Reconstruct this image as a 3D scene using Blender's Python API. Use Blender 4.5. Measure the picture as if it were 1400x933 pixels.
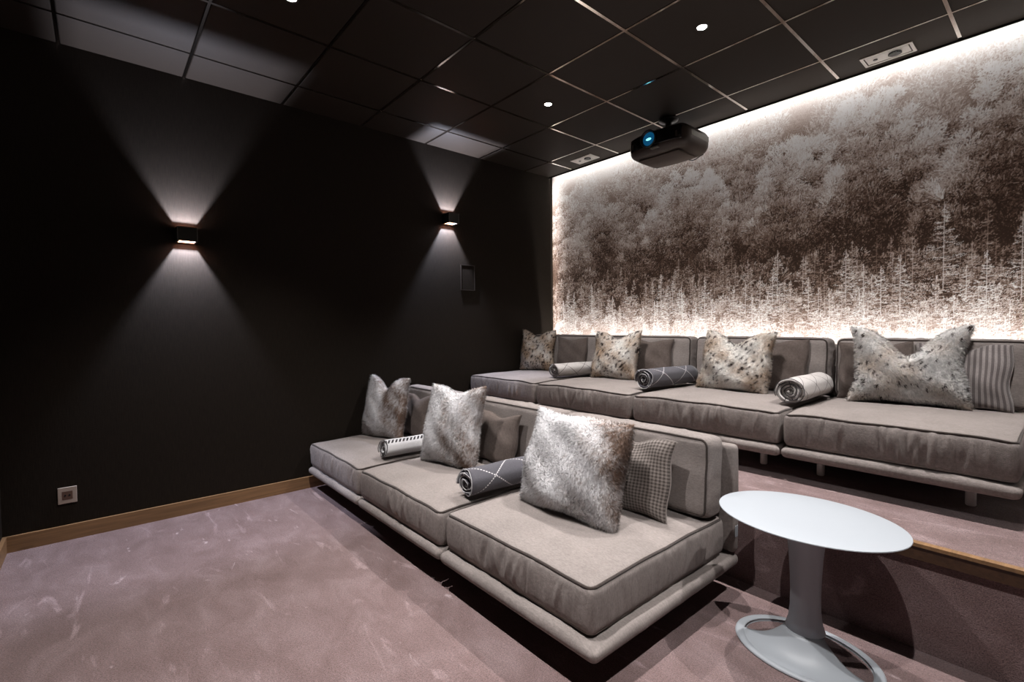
import bpy, math, random
import numpy as np
from mathutils import Matrix, Vector
random.seed(7)
rng = np.random.default_rng(11)
scene = bpy.context.scene
for o in list(bpy.data.objects):
    bpy.data.objects.remove(o)
col = scene.collection
PI = math.pi

# ------------------------------------------------------------------ camera, world, exposure
# metres; corner of left wall and mural wall at the origin, x along the mural wall,
# y = 0 at the mural wall (negative towards the screen end), z up from the carpet
CAM = (3.8206, -3.8825, 1.2278)
YAW, PITCH, ROLL, FPX = math.radians(49.398), math.radians(-1.7314), math.radians(-0.4385), 660.48
fw = Vector((-math.sin(YAW) * math.cos(PITCH), math.cos(YAW) * math.cos(PITCH), math.sin(PITCH)))
rt = Vector((math.cos(YAW), math.sin(YAW), 0))
up = rt.cross(fw)
rt, up = (math.cos(ROLL) * rt + math.sin(ROLL) * up), (-math.sin(ROLL) * rt + math.cos(ROLL) * up)
cam_data = bpy.data.cameras.new('camera')
cam_data.sensor_width = 36.0
cam_data.lens = FPX / 1400 * 36
cam_data.clip_start = 0.02
cam = bpy.data.objects.new('camera', cam_data)
col.objects.link(cam)
M3 = Matrix((rt, up, -fw)).transposed()
cam.matrix_world = Matrix.Translation(CAM) @ M3.to_4x4()
scene.camera = cam

world = bpy.data.worlds.new('world')
scene.world = world
world.use_nodes = True
world.node_tree.nodes['Background'].inputs[0].default_value = (0.02, 0.018, 0.016, 1)
world.node_tree.nodes['Background'].inputs[1].default_value = 1.0

vs = scene.view_settings
vs.view_transform = 'Standard'
vs.look = 'None'
vs.gamma = 1.0
vs.use_curve_mapping = False
vs.exposure = 0.0

H = 2.869            # ceiling height
RX = 5.0             # right wall
FY = -4.31           # screen-end wall
ZP = 0.413           # platform height
DOWN_W = 232.0       # watts of one ceiling downlight
LED_S = 62.0         # emission strength of the mural strips
SCONCE_W = 135.0

# ------------------------------------------------------------------ helpers
def link(o, parent=None):
    col.objects.link(o)
    if parent is not None:
        o.parent = parent
    return o

def mk(name, v, f, mat=None, parent=None, smooth=True, uv=None, vcol=None, loc=None, rot=None):
    me = bpy.data.meshes.new(name)
    v = np.asarray(v, dtype=np.float64)
    if isinstance(f, np.ndarray):
        n, k = f.shape
        me.vertices.add(len(v)); me.vertices.foreach_set('co', v.astype(np.float32).ravel())
        me.loops.add(n * k); me.loops.foreach_set('vertex_index', f.astype(np.int32).ravel())
        me.polygons.add(n); me.polygons.foreach_set('loop_start', np.arange(0, n * k, k, dtype=np.int32))
        me.update(calc_edges=True)
    else:
        me.from_pydata([tuple(p) for p in v], [], [tuple(int(i) for i in q) for q in f])
    if smooth:
        me.polygons.foreach_set('use_smooth', np.ones(len(me.polygons), dtype=bool))
    if uv is not None:
        L = me.uv_layers.new(name='UVMap')
        idx = np.zeros(len(me.loops), dtype=np.int32); me.loops.foreach_get('vertex_index', idx)
        L.data.foreach_set('uv', np.asarray(uv, dtype=np.float32)[idx].ravel())
    if vcol is not None:
        A = me.color_attributes.new('Col', 'FLOAT_COLOR', 'POINT')
        c = np.ones((len(v), 4), dtype=np.float32); c[:, :3] = vcol
        A.data.foreach_set('color', c.ravel())
    if mat is not None:
        me.materials.append(mat)
    me.update()
    o = bpy.data.objects.new(name, me)
    if loc is not None: o.location = loc
    if rot is not None: o.rotation_euler = rot
    return link(o, parent)

def tag(o, label=None, cat=None, group=None, kind=None):
    if label: o['label'] = label
    if cat: o['category'] = cat
    if group: o['group'] = group
    if kind: o['kind'] = kind
    return o

def thing(name, label, cat, loc=(0, 0, 0), rz=0.0, group=None, rot=None):
    o = bpy.data.objects.new(name, None)
    o.empty_display_size = 0.1
    o.location = loc
    o.rotation_euler = rot if rot is not None else (0, 0, rz)
    link(o)
    return tag(o, label, cat, group)

class MB:
    """collects simple shapes into one mesh"""
    def __init__(self): self.v = []; self.f = []
    def add(self, v, f):
        n = len(self.v)
        self.v += [tuple(p) for p in v]
        self.f += [tuple(i + n for i in q) for q in f]
        return self
    def box(self, x0, x1, y0, y1, z0, z1, b=0.0):
        if b <= 0:
            v = [(x, y, z) for z in (z0, z1) for y in (y0, y1) for x in (x0, x1)]
            f = [(0, 2, 3, 1), (4, 5, 7, 6), (0, 1, 5, 4), (2, 6, 7, 3), (0, 4, 6, 2), (1, 3, 7, 5)]
            return self.add(v, f)
        cx, cy, cz = (x0 + x1) / 2, (y0 + y1) / 2, (z0 + z1) / 2
        V, F = rbox((x1 - x0) / 2, (y1 - y0) / 2, (z1 - z0) / 2, b, 3, 3, 3)
        V = V + np.array([cx, cy, cz])
        return self.add(V, F.tolist())
    def lathe(self, prof, n=24, c=(0, 0, 0), sx=1.0, sy=1.0, axis='z', close=False):
        v = []; f = []
        m = len(prof)
        for r, z in prof:
            for k in range(n):
                a = 2 * PI * k / n
                p = (r * math.cos(a) * sx, r * math.sin(a) * sy, z)
                if axis == 'y': p = (p[0], -p[2], p[1])
                if axis == 'x': p = (p[2], p[0], p[1])
                v.append((p[0] + c[0], p[1] + c[1], p[2] + c[2]))
        for i in range(m - 1):
            for k in range(n):
                a = i * n + k; b = i * n + (k + 1) % n
                f.append((a, b, b + n, a + n))
        if prof[0][0] > 1e-6: f.append(tuple(reversed(range(n))))
        if prof[-1][0] > 1e-6: f.append(tuple(range((m - 1) * n, m * n)))
        return self.add(v, f)
    def tube(self, pts, r, n=8, closed=False):
        pts = [Vector(p) for p in pts]
        v = []; f = []; m = len(pts)
        for i, p in enumerate(pts):
            if closed: t = pts[(i + 1) % m] - pts[i - 1]
            else: t = pts[min(i + 1, m - 1)] - pts[max(i - 1, 0)]
            t.normalize()
            a = Vector((0, 0, 1)) if abs(t.z) < 0.9 else Vector((1, 0, 0))
            s = t.cross(a).normalized(); w = s.cross(t)
            for k in range(n):
                ang = 2 * PI * k / n
                v.append(p + (s * math.cos(ang) + w * math.sin(ang)) * r)
        for i in range(m if closed else m - 1):
            j = (i + 1) % m
            for k in range(n):
                k2 = (k + 1) % n
                f.append((i * n + k, i * n + k2, j * n + k2, j * n + k))
        if not closed:
            f.append(tuple(reversed(range(n)))); f.append(tuple(range((m - 1) * n, m * n)))
        return self.add(v, f)
    def build(self, name, mat, parent=None, smooth=False, **k):
        o = mk(name, self.v, self.f, mat, parent, smooth, **k)
        if smooth == 'auto':
            pass
        return o

def autosmooth(o, deg=35):
    me = o.data
    me.polygons.foreach_set('use_smooth', np.ones(len(me.polygons), dtype=bool))
    try:
        me.set_sharp_from_angle(angle=math.radians(deg))
    except Exception:
        pass
    return o

def ticks(h, r, n):
    """sample positions -h..h, dense near the ends for the rounding"""
    k = 4
    e = h - r + r * np.sin(np.linspace(0, PI / 2, k + 1))
    mid = np.linspace(-(h - r), h - r, n + 1)
    return np.concatenate([-e[::-1][:-1], mid, e[1:]])

def rbox(hx, hy, hz, r, nx, ny, nz):
    r = min(r, hx * .999, hy * .999, hz * .999)
    X, Y, Z = ticks(hx, r, nx), ticks(hy, r, ny), ticks(hz, r, nz)
    V = []; F = []
    off = 0
    def face(A, B, mapf, flip):
        nonlocal off
        a, b = np.meshgrid(A, B, indexing='ij')
        P = mapf(a.ravel(), b.ravel())
        V.append(P)
        na, nb = len(A), len(B)
        i, j = np.meshgrid(np.arange(na - 1), np.arange(nb - 1), indexing='ij')
        q = np.stack([i * nb + j, (i + 1) * nb + j, (i + 1) * nb + j + 1, i * nb + j + 1], -1).reshape(-1, 4)
        if flip: q = q[:, ::-1]
        F.append(q + off)
        off += na * nb
    one = lambda a, s: np.full_like(a, s)
    face(X, Y, lambda a, b: np.stack([a, b, one(a, hz)], 1), False)
    face(X, Y, lambda a, b: np.stack([a, b, one(a, -hz)], 1), True)
    face(X, Z, lambda a, b: np.stack([a, one(a, -hy), b], 1), False)
    face(X, Z, lambda a, b: np.stack([a, one(a, hy), b], 1), True)
    face(Y, Z, lambda a, b: np.stack([one(a, hx), a, b], 1), False)
    face(Y, Z, lambda a, b: np.stack([one(a, -hx), a, b], 1), True)
    V = np.concatenate(V); F = np.concatenate(F)
    key = np.round(V * 20000).astype(np.int64)
    _, first, inv = np.unique(key, axis=0, return_index=True, return_inverse=True)
    V = V[first]; F = inv.ravel()[F]
    inner = np.clip(V, [-(hx - r), -(hy - r), -(hz - r)], [hx - r, hy - r, hz - r])
    d = V - inner
    n = np.linalg.norm(d, axis=1, keepdims=True)
    V = inner + d / np.maximum(n, 1e-9) * r * (n > 1e-9)
    return V, F

# ------------------------------------------------------------------ materials
def srgb(r, g, b):
    c = np.array([r, g, b], dtype=float) / 255
    c = np.where(c <= .04045, c / 12.92, ((c + .055) / 1.055) ** 2.4)
    return tuple(c) + (1.0,)

class NT:
    def __init__(self, name):
        self.m = bpy.data.materials.new(name); self.m.use_nodes = True
        self.t = self.m.node_tree; self.b = self.t.nodes['Principled BSDF']
    def n(self, typ, **k):
        x = self.t.nodes.new(typ)
        for a, v in k.items(): setattr(x, a, v)
        return x
    def l(self, a, b): self.t.links.new(a, b)
    def math(self, op, a, b=None, c=None):
        x = self.n('ShaderNodeMath', operation=op)
        for i, s in enumerate((a, b, c)):
            if s is None: continue
            if isinstance(s, (int, float)): x.inputs[i].default_value = s
            else: self.l(s, x.inputs[i])
        return x.outputs[0]
    def noise(self, vec, scale, detail=3, rough=.55, dist=0.0):
        x = self.n('ShaderNodeTexNoise')
        x.inputs['Scale'].default_value = scale; x.inputs['Detail'].default_value = detail
        x.inputs['Roughness'].default_value = rough; x.inputs['Distortion'].default_value = dist
        if vec is not None: self.l(vec, x.inputs['Vector'])
        return x.outputs['Fac']
    def mapping(self, vec, scale=(1, 1, 1), rot=(0, 0, 0), loc=(0, 0, 0)):
        x = self.n('ShaderNodeMapping')
        x.inputs['Scale'].default_value = scale; x.inputs['Rotation'].default_value = rot; x.inputs['Location'].default_value = loc
        self.l(vec, x.inputs['Vector']); return x.outputs[0]
    def ramp(self, fac, stops):
        x = self.n('ShaderNodeValToRGB')
        e = x.color_ramp.elements
        while len(e) < len(stops): e.new(0.5)
        for q, (p, c) in zip(e, stops):
            q.position = p; q.color = c if len(c) == 4 else tuple(c) + (1,)
        self.l(fac, x.inputs[0]); return x.outputs[0]
    def mix(self, fac, a, b, mode='MIX'):
        x = self.n('ShaderNodeMix', data_type='RGBA', blend_type=mode)
        for s, i in ((fac, 0), (a, 6), (b, 7)):
            if isinstance(s, (int, float)): x.inputs[i].default_value = s
            elif isinstance(s, tuple): x.inputs[i].default_value = s
            else: self.l(s, x.inputs[i])
        return x.outputs[2]
    def bump(self, h, strength=.3, dist=.01):
        x = self.n('ShaderNodeBump')
        x.inputs['Strength'].default_value = strength; x.inputs['Distance'].default_value = dist
        self.l(h, x.inputs['Height']); self.l(x.outputs[0], self.b.inputs['Normal'])
    def set(self, color=None, rough=.6, metal=0.0, spec=None, sheen=None):
        if color is not None:
            if isinstance(color, tuple): self.b.inputs['Base Color'].default_value = color
            else: self.l(color, self.b.inputs['Base Color'])
        self.b.inputs['Roughness'].default_value = rough
        self.b.inputs['Metallic'].default_value = metal
        if spec is not None: self.b.inputs['Specular IOR Level'].default_value = spec
        if sheen is not None:
            self.b.inputs['Sheen Weight'].default_value = sheen; self.b.inputs['Sheen Roughness'].default_value = .5
        return self.m
    def obj(self): return self.n('ShaderNodeTexCoord').outputs['Object']
    def uv(self): return self.n('ShaderNodeTexCoord').outputs['UV']
    def pos(self): return self.n('ShaderNodeNewGeometry').outputs['Position']

def plain(name, c, rough=.5, metal=0.0, spec=None, var=0.12, scale=30):
    n = NT(name)
    f = n.noise(n.obj(), scale, 3)
    d = tuple(x * (1 - var) for x in c[:3]) + (1,); e = tuple(min(1, x * (1 + var)) for x in c[:3]) + (1,)
    return n.set(n.mix(f, d, e), rough, metal, spec)

def emit(name, c, s):
    n = NT(name)
    n.set((0.01, 0.01, 0.01, 1), .4)
    n.b.inputs['Emission Color'].default_value = c
    n.b.inputs['Emission Strength'].default_value = s
    return n.m

def carpet():
    n = NT('carpet_mauve')
    p = n.pos()
    big = n.noise(n.mapping(p, (1.3, 2.0, 1.6), (0, 0, .5)), 3.2, 5, .62, .6)
    sw = n.noise(n.mapping(p, (1.2, 4.2, 1.6), (0, 0, .9)), 1.7, 4, .6, 1.4)
    pile = n.noise(p, 240, 2, .7)
    tuft = n.noise(p, 120, 3, .75)
    base = n.ramp(big, [(.30, srgb(111, 90, 88)), (.5, srgb(123, 102, 101)), (.72, srgb(139, 119, 119))])
    marks = n.ramp(sw, [(.60, (0, 0, 0)), (.74, (1, 1, 1))])
    c = n.mix(n.math('MULTIPLY', marks, .55), base, srgb(190, 168, 170))
    sc = n.noise(n.mapping(p, (2.2, 5.5, 2), (0, 0, 2.3), (3, 1, 0)), 2.1, 3, .6, 1.0)
    c = n.mix(n.math('MULTIPLY', n.ramp(sc, [(.68, (0, 0, 0)), (.76, (1, 1, 1))]), .6), c, srgb(205, 188, 190))
    g = n.math('ADD', n.math('MULTIPLY', pile, .7), n.math('MULTIPLY', tuft, .5))
    c = n.mix(1.0, c, n.ramp(g, [(.42, (.5, .5, .5)), (.62, (1.0, 1.0, 1.0)), (.80, (1.4, 1.36, 1.36))]), 'MULTIPLY')
    n.bump(g, .55, .012)
    return n.set(c, .95, 0, .1, .25)

def fabric(name, c, fine=420, var=.16, sheen=.2):
    n = NT(name)
    o = n.obj()
    a = n.noise(n.mapping(o, (1, 6, 1)), fine * .5, 2, .6)
    b = n.noise(n.mapping(o, (6, 1, 6)), fine * .5, 2, .6)
    w = n.math('MULTIPLY', n.math('ADD', a, b), .5)
    big = n.noise(o, 5, 4)
    d = tuple(x * (1 - var) for x in c[:3]) + (1,); e = tuple(min(1, x * (1 + var)) for x in c[:3]) + (1,)
    cc = n.mix(n.ramp(w, [(.35, (0, 0, 0)), (.65, (1, 1, 1))]), d, e)
    cc = n.mix(1.0, cc, n.ramp(big, [(.3, (.86, .86, .86)), (.7, (1.08, 1.08, 1.08))]), 'MULTIPLY')
    mot = n.noise(n.mapping(o, (1, 2.5, 1)), 70, 3, .7)
    cc = n.mix(1.0, cc, n.ramp(mot, [(.3, (.80, .80, .80)), (.7, (1.14, 1.14, 1.14))]), 'MULTIPLY')
    n.bump(n.math('ADD', w, n.math('MULTIPLY', mot, .5)), .8, .004)
    return n.set(cc, .9, 0, .2, sheen)

def checked(name, c1, c2, px_, py_, stripes=False):
    n = NT(name)
    s = n.n('ShaderNodeSeparateXYZ'); n.l(n.uv(), s.inputs[0])
    def band(v, p):
        return n.math('GREATER_THAN', n.math('FRACT', n.math('MULTIPLY', v, p)), .5)
    a = band(s.outputs[0], px_)
    if stripes: f = n.math('MULTIPLY', a, .9)
    else: f = n.math('MULTIPLY', n.math('ADD', a, band(s.outputs[1], py_)), .5)
    w = n.noise(n.obj(), 260, 2)
    c = n.mix(f, c1, c2)
    c = n.mix(1.0, c, n.ramp(w, [(.3, (.8, .8, .8)), (.7, (1.1, 1.1, 1.1))]), 'MULTIPLY')
    n.bump(w, .3, .003)
    return n.set(c, .9, 0, .2, .2)

def throw_mat(name, ground, line, period=.16, width=.035, dash=True, band=False):
    """woven throw: diamond lattice of stitched lines on a plain ground, in sheet metres"""
    n = NT(name)
    s = n.n('ShaderNodeSeparateXYZ'); n.l(n.uv(), s.inputs[0])
    u, v = s.outputs[0], s.outputs[1]
    def lines(sgn):
        q = n.math('ADD', n.math('MULTIPLY', u, .8), n.math('MULTIPLY', v, sgn))
        d = n.math('ABSOLUTE', n.math('SUBTRACT', n.math('FRACT', n.math('MULTIPLY', q, 1 / period)), .5))
        on = n.math('LESS_THAN', d, width)
        if dash:
            q2 = n.math('SUBTRACT', n.math('MULTIPLY', u, .8), n.math('MULTIPLY', v, sgn))
            on = n.math('MULTIPLY', on, n.math('GREATER_THAN', n.math('FRACT', n.math('MULTIPLY', q2, 52)), .40))
        return on
    f = n.math('MAXIMUM', lines(1.0), lines(-1.0))
    if band:
        # zigzag key band running along the roll
        vb = n.math('MULTIPLY', v, 1 / .17)
        inb = n.math('MULTIPLY', n.math('GREATER_THAN', vb, .84), n.math('LESS_THAN', vb, 1.02))
        zz = n.math('FRACT', n.math('ADD', n.math('MULTIPLY', u, 38), n.math('MULTIPLY', vb, 4.0)))
        f = n.math('MULTIPLY', inb, n.math('GREATER_THAN', zz, .45))
    w = n.noise(n.obj(), 300, 2)
    c = n.mix(f, ground, line)
    c = n.mix(1.0, c, n.ramp(w, [(.3, (.72, .72, .72)), (.7, (1.12, 1.12, 1.12))]), 'MULTIPLY')
    n.bump(w, .5, .004)
    return n.set(c, .92, 0, .1, .2)

def attr_mat(name, rough=.8, fine=None, spec=.2, sheen=None):
    n = NT(name)
    a = n.n('ShaderNodeAttribute', attribute_name='Col').outputs['Color']
    if fine:
        g = n.noise(n.pos(), fine, 2, .6)
        a = n.mix(1.0, a, n.ramp(g, [(.32, (.78, .78, .78)), (.68, (1.2, 1.2, 1.2))]), 'MULTIPLY')
    return n.set(a, rough, 0, spec, sheen)

def wood(name, c):
    n = NT(name)
    g = n.noise(n.mapping(n.obj(), (22, 1.0, 26)), 2.4, 5, .6, .8)
    knots = n.noise(n.mapping(n.obj(), (3, 1.6, 8)), 2.0, 2, .5)
    d = tuple(x * .62 for x in c[:3]) + (1,)
    cc = n.mix(n.ramp(g, [(.35, (0, 0, 0)), (.68, (1, 1, 1))]), d, c)
    cc = n.mix(n.ramp(knots, [(.68, (0, 0, 0)), (.8, (.8, .8, .8))]), cc, tuple(x * .3 for x in c[:3]) + (1,))
    n.bump(g, .15, .002)
    return n.set(cc, .5)

def wallpaper():
    n = NT('dark_wall_fabric')
    p = n.pos()
    v = n.noise(n.mapping(p, (260, 260, 14)), 1.0, 3, .65)
    h = n.noise(n.mapping(p, (40, 40, 420)), 1.0, 2, .6)
    f = n.math('ADD', n.math('MULTIPLY', v, .7), n.math('MULTIPLY', h, .3))
    c = n.mix(n.ramp(f, [(.3, (0, 0, 0)), (.7, (1, 1, 1))]), (.0080, .0054, .0033, 1), (.0204, .0148, .0102, 1))
    n.bump(f, .25, .002)
    return n.set(c, .8, 0, .15)

M = {}
M['carpet'] = carpet()
M['wall'] = wallpaper()
M['tile'] = plain('ceiling_tile_dark', (.0205, .0145, .0102, 1), .6, 0, .22, .10, 14)
M['bar'] = plain('grid_bar_metal', (.80, .74, .68, 1), .09, 1.0, None, .03, 8)
M['void'] = plain('cavity_black', (.004, .004, .004, 1), .9)
M['wood'] = wood('oak_trim', srgb(148, 113, 78))
M['darkstrip'] = wood('dark_nosing_strip', srgb(74, 50, 32))
M['sofa'] = fabric('taupe_linen', srgb(143, 134, 130), sheen=.05)
M['pipe'] = fabric('dark_piping', srgb(58, 49, 45), 200)
M['plainc'] = fabric('grey_brown_cushion', srgb(98, 87, 82), 360, sheen=.05)
M['leg'] = plain('brushed_leg_metal', (.86, .84, .82, 1), .4, .0)
M['gingham'] = checked('gingham_check', srgb(134, 125, 120), srgb(74, 66, 62), 24, 24)
M['stripe'] = checked('ticking_stripe', srgb(142, 134, 132), srgb(92, 85, 84), 17, 1, True)
M['fur'] = attr_mat('faux_fur', .85, None, .15, .12)
M['furskin'] = attr_mat('faux_fur_backing', .95, 90, .05)
M['mural'] = attr_mat('forest_print', .75, None, .15)
M['white'] = plain('white_lacquer', (.335, .36, .39, 1), .45, 0, .5, .01)
M['black'] = plain('projector_black', srgb(30, 26, 24), .35, 0, .5)
M['projbody'] = plain('projector_body', srgb(52, 43, 37), .42, 0, .45)
M['blackgloss'] = plain('projector_gloss_black', srgb(10, 10, 11), .12, 0, .6)
M['taupeplastic'] = plain('projector_underside', srgb(60, 49, 42), .5)
M['bronze'] = plain('sconce_black', srgb(44, 44, 40), .4, .3)
M['copper'] = plain('sconce_copper', srgb(96, 52, 24), .45, .5)
M['chrome'] = plain('pale_metal', srgb(190, 184, 178), .35, .5)
M['dimmetal'] = plain('grey_metal', srgb(110, 108, 102), .45, .4)
M['socketm'] = plain('socket_grey', srgb(176, 162, 150), .45, .2)
M['socketd'] = plain('socket_brown', srgb(96, 72, 60), .5)
M['led'] = emit('led_strip', (1.0, .965, .94, 1), LED_S)
M['lamp'] = emit('downlight_lens', (1.0, .95, .88, 1), 30)
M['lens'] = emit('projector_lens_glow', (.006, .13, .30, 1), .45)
M['lensglint'] = emit('projector_lens_glint', (.25, .85, 1.0, 1), 1.8)  # highlight on the lens glass, painted as a small emissive spot
M['dim'] = plain('panel_brown', srgb(38, 31, 26), .5)

# ------------------------------------------------------------------ room shell
tag(MB().box(0, RX, FY, 0, -.05, 0).build('floor', M['carpet']), 'mauve brushed pile carpet over the lower floor', kind='structure')
mb = MB().box(0, RX, -1.575, .05, 0.0005, ZP, 0)
tag(mb.build('platform', M['carpet']), 'carpeted raised platform carrying the rear row of seats', kind='structure')
tb = MB().box(0, RX, -1.606, -1.5745, ZP - .011, ZP + .002)
tag(tb.build('trim_1', M['wood']), 'thin oak nosing along the platform edge', kind='structure')
tag(MB().box(0, RX, -1.597, -1.5745, ZP - .062, ZP - .0112).build('trim_4', M['darkstrip']), 'dark brown strip under the platform nosing', kind='structure')  # dark brown strip set just below the nosing
tag(MB().box(-.15, 0, FY, -.03, 0, H + .12).build('wall_left', M['wall']), 'near-black fabric-textured wall with two sconces', kind='structure')
tag(MB().box(-.15, RX, .063, .2, 0, H + .12).build('wall_back', M['wall']), 'dark wall carrying the forest mural', kind='structure')
tag(MB().box(-.15, RX, FY - .1, FY, 0, H + .12).build('wall_front', M['wall']), 'dark wall at the screen end', kind='structure')
tag(MB().box(RX, RX + .1, FY - .1, .2, 0, H + .12).build('wall_right', M['wall']), 'dark wall on the right', kind='structure')
mb = MB().box(0, .018, FY, -1.575, 0, .088, 0)
tag(mb.build('baseboard_left', M['wood']), 'oak skirting board along the dark wall', kind='structure')
tag(MB().box(.018, RX, FY, FY + .018, 0, .088).build('baseboard_front', M['wood']), 'oak skirting board along the screen wall', kind='structure')

# ceiling: backing slab, separate tiles and the bars between them
ceil = tag(MB().box(0, RX, FY, -.052, H + .018, H + .10).build('ceiling', M['void']), 'dark suspended ceiling of square tiles in thin metal bars', kind='structure')
gx = [0.0] + [.358 + .6 * i for i in range(8)] + [RX]
gy = [-.052] + [-.413 - .6 * i for i in range(7)] + [FY]
BW = .0085
tile_mesh = {}
for i in range(len(gx) - 1):
    for j in range(len(gy) - 1):
        x0, x1 = gx[i] + (BW if i else 0), gx[i + 1] - (BW if i < len(gx) - 2 else 0)
        y1, y0 = gy[j] - (BW if j else 0), gy[j + 1] + (BW if j < len(gy) - 2 else 0)
        if x1 - x0 < .02 or y1 - y0 < .02: continue
        w, d = round(x1 - x0, 4), round(y1 - y0, 4)
        if (w, d) in tile_mesh:
            o = bpy.data.objects.new('ceiling_tile', tile_mesh[(w, d)]); link(o, ceil)
        else:
            c = .004
            V = [(-w/2+c, -d/2+c, 0), (w/2-c, -d/2+c, 0), (w/2-c, d/2-c, 0), (-w/2+c, d/2-c, 0),
                 (-w/2, -d/2, .004), (w/2, -d/2, .004), (w/2, d/2, .004), (-w/2, d/2, .004),
                 (-w/2, -d/2, .018), (w/2, -d/2, .018), (w/2, d/2, .018), (-w/2, d/2, .018)]
            F = [(3, 2, 1, 0)] + [(a, (a + 1) % 4, (a + 1) % 4 + 4, a + 4) for a in range(4)] + [(a + 4, (a + 1) % 4 + 4, (a + 1) % 4 + 8, a + 8) for a in range(4)]
            o = mk('ceiling_tile', V, F, M['tile'], ceil, False)
            tile_mesh[(w, d)] = o.data
        o.location = ((x0 + x1) / 2, (y0 + y1) / 2, H)
for x in gx[1:-1]:
    MB().box(x - BW, x + BW, FY, -.057, H - .0015, H + .018).build('grid_bar', M['bar'], ceil)
for y in gy[1:-1]:
    MB().box(0, RX, y - BW * .75, y + BW * .75, H - .0012, H + .0175).build('grid_bar', M['bar'], ceil)
tag(MB().box(-.05, RX, -.056, -.048, H - .012, H + .09).build('trim_2', M['void']), 'black edge profile where the ceiling stops before the mural', kind='structure')
tag(MB().box(-.15, RX, -.05, .063, H + .06, H + .075).build('trim_3', M['void']), 'black top of the light slot over the mural', kind='structure')

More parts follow.
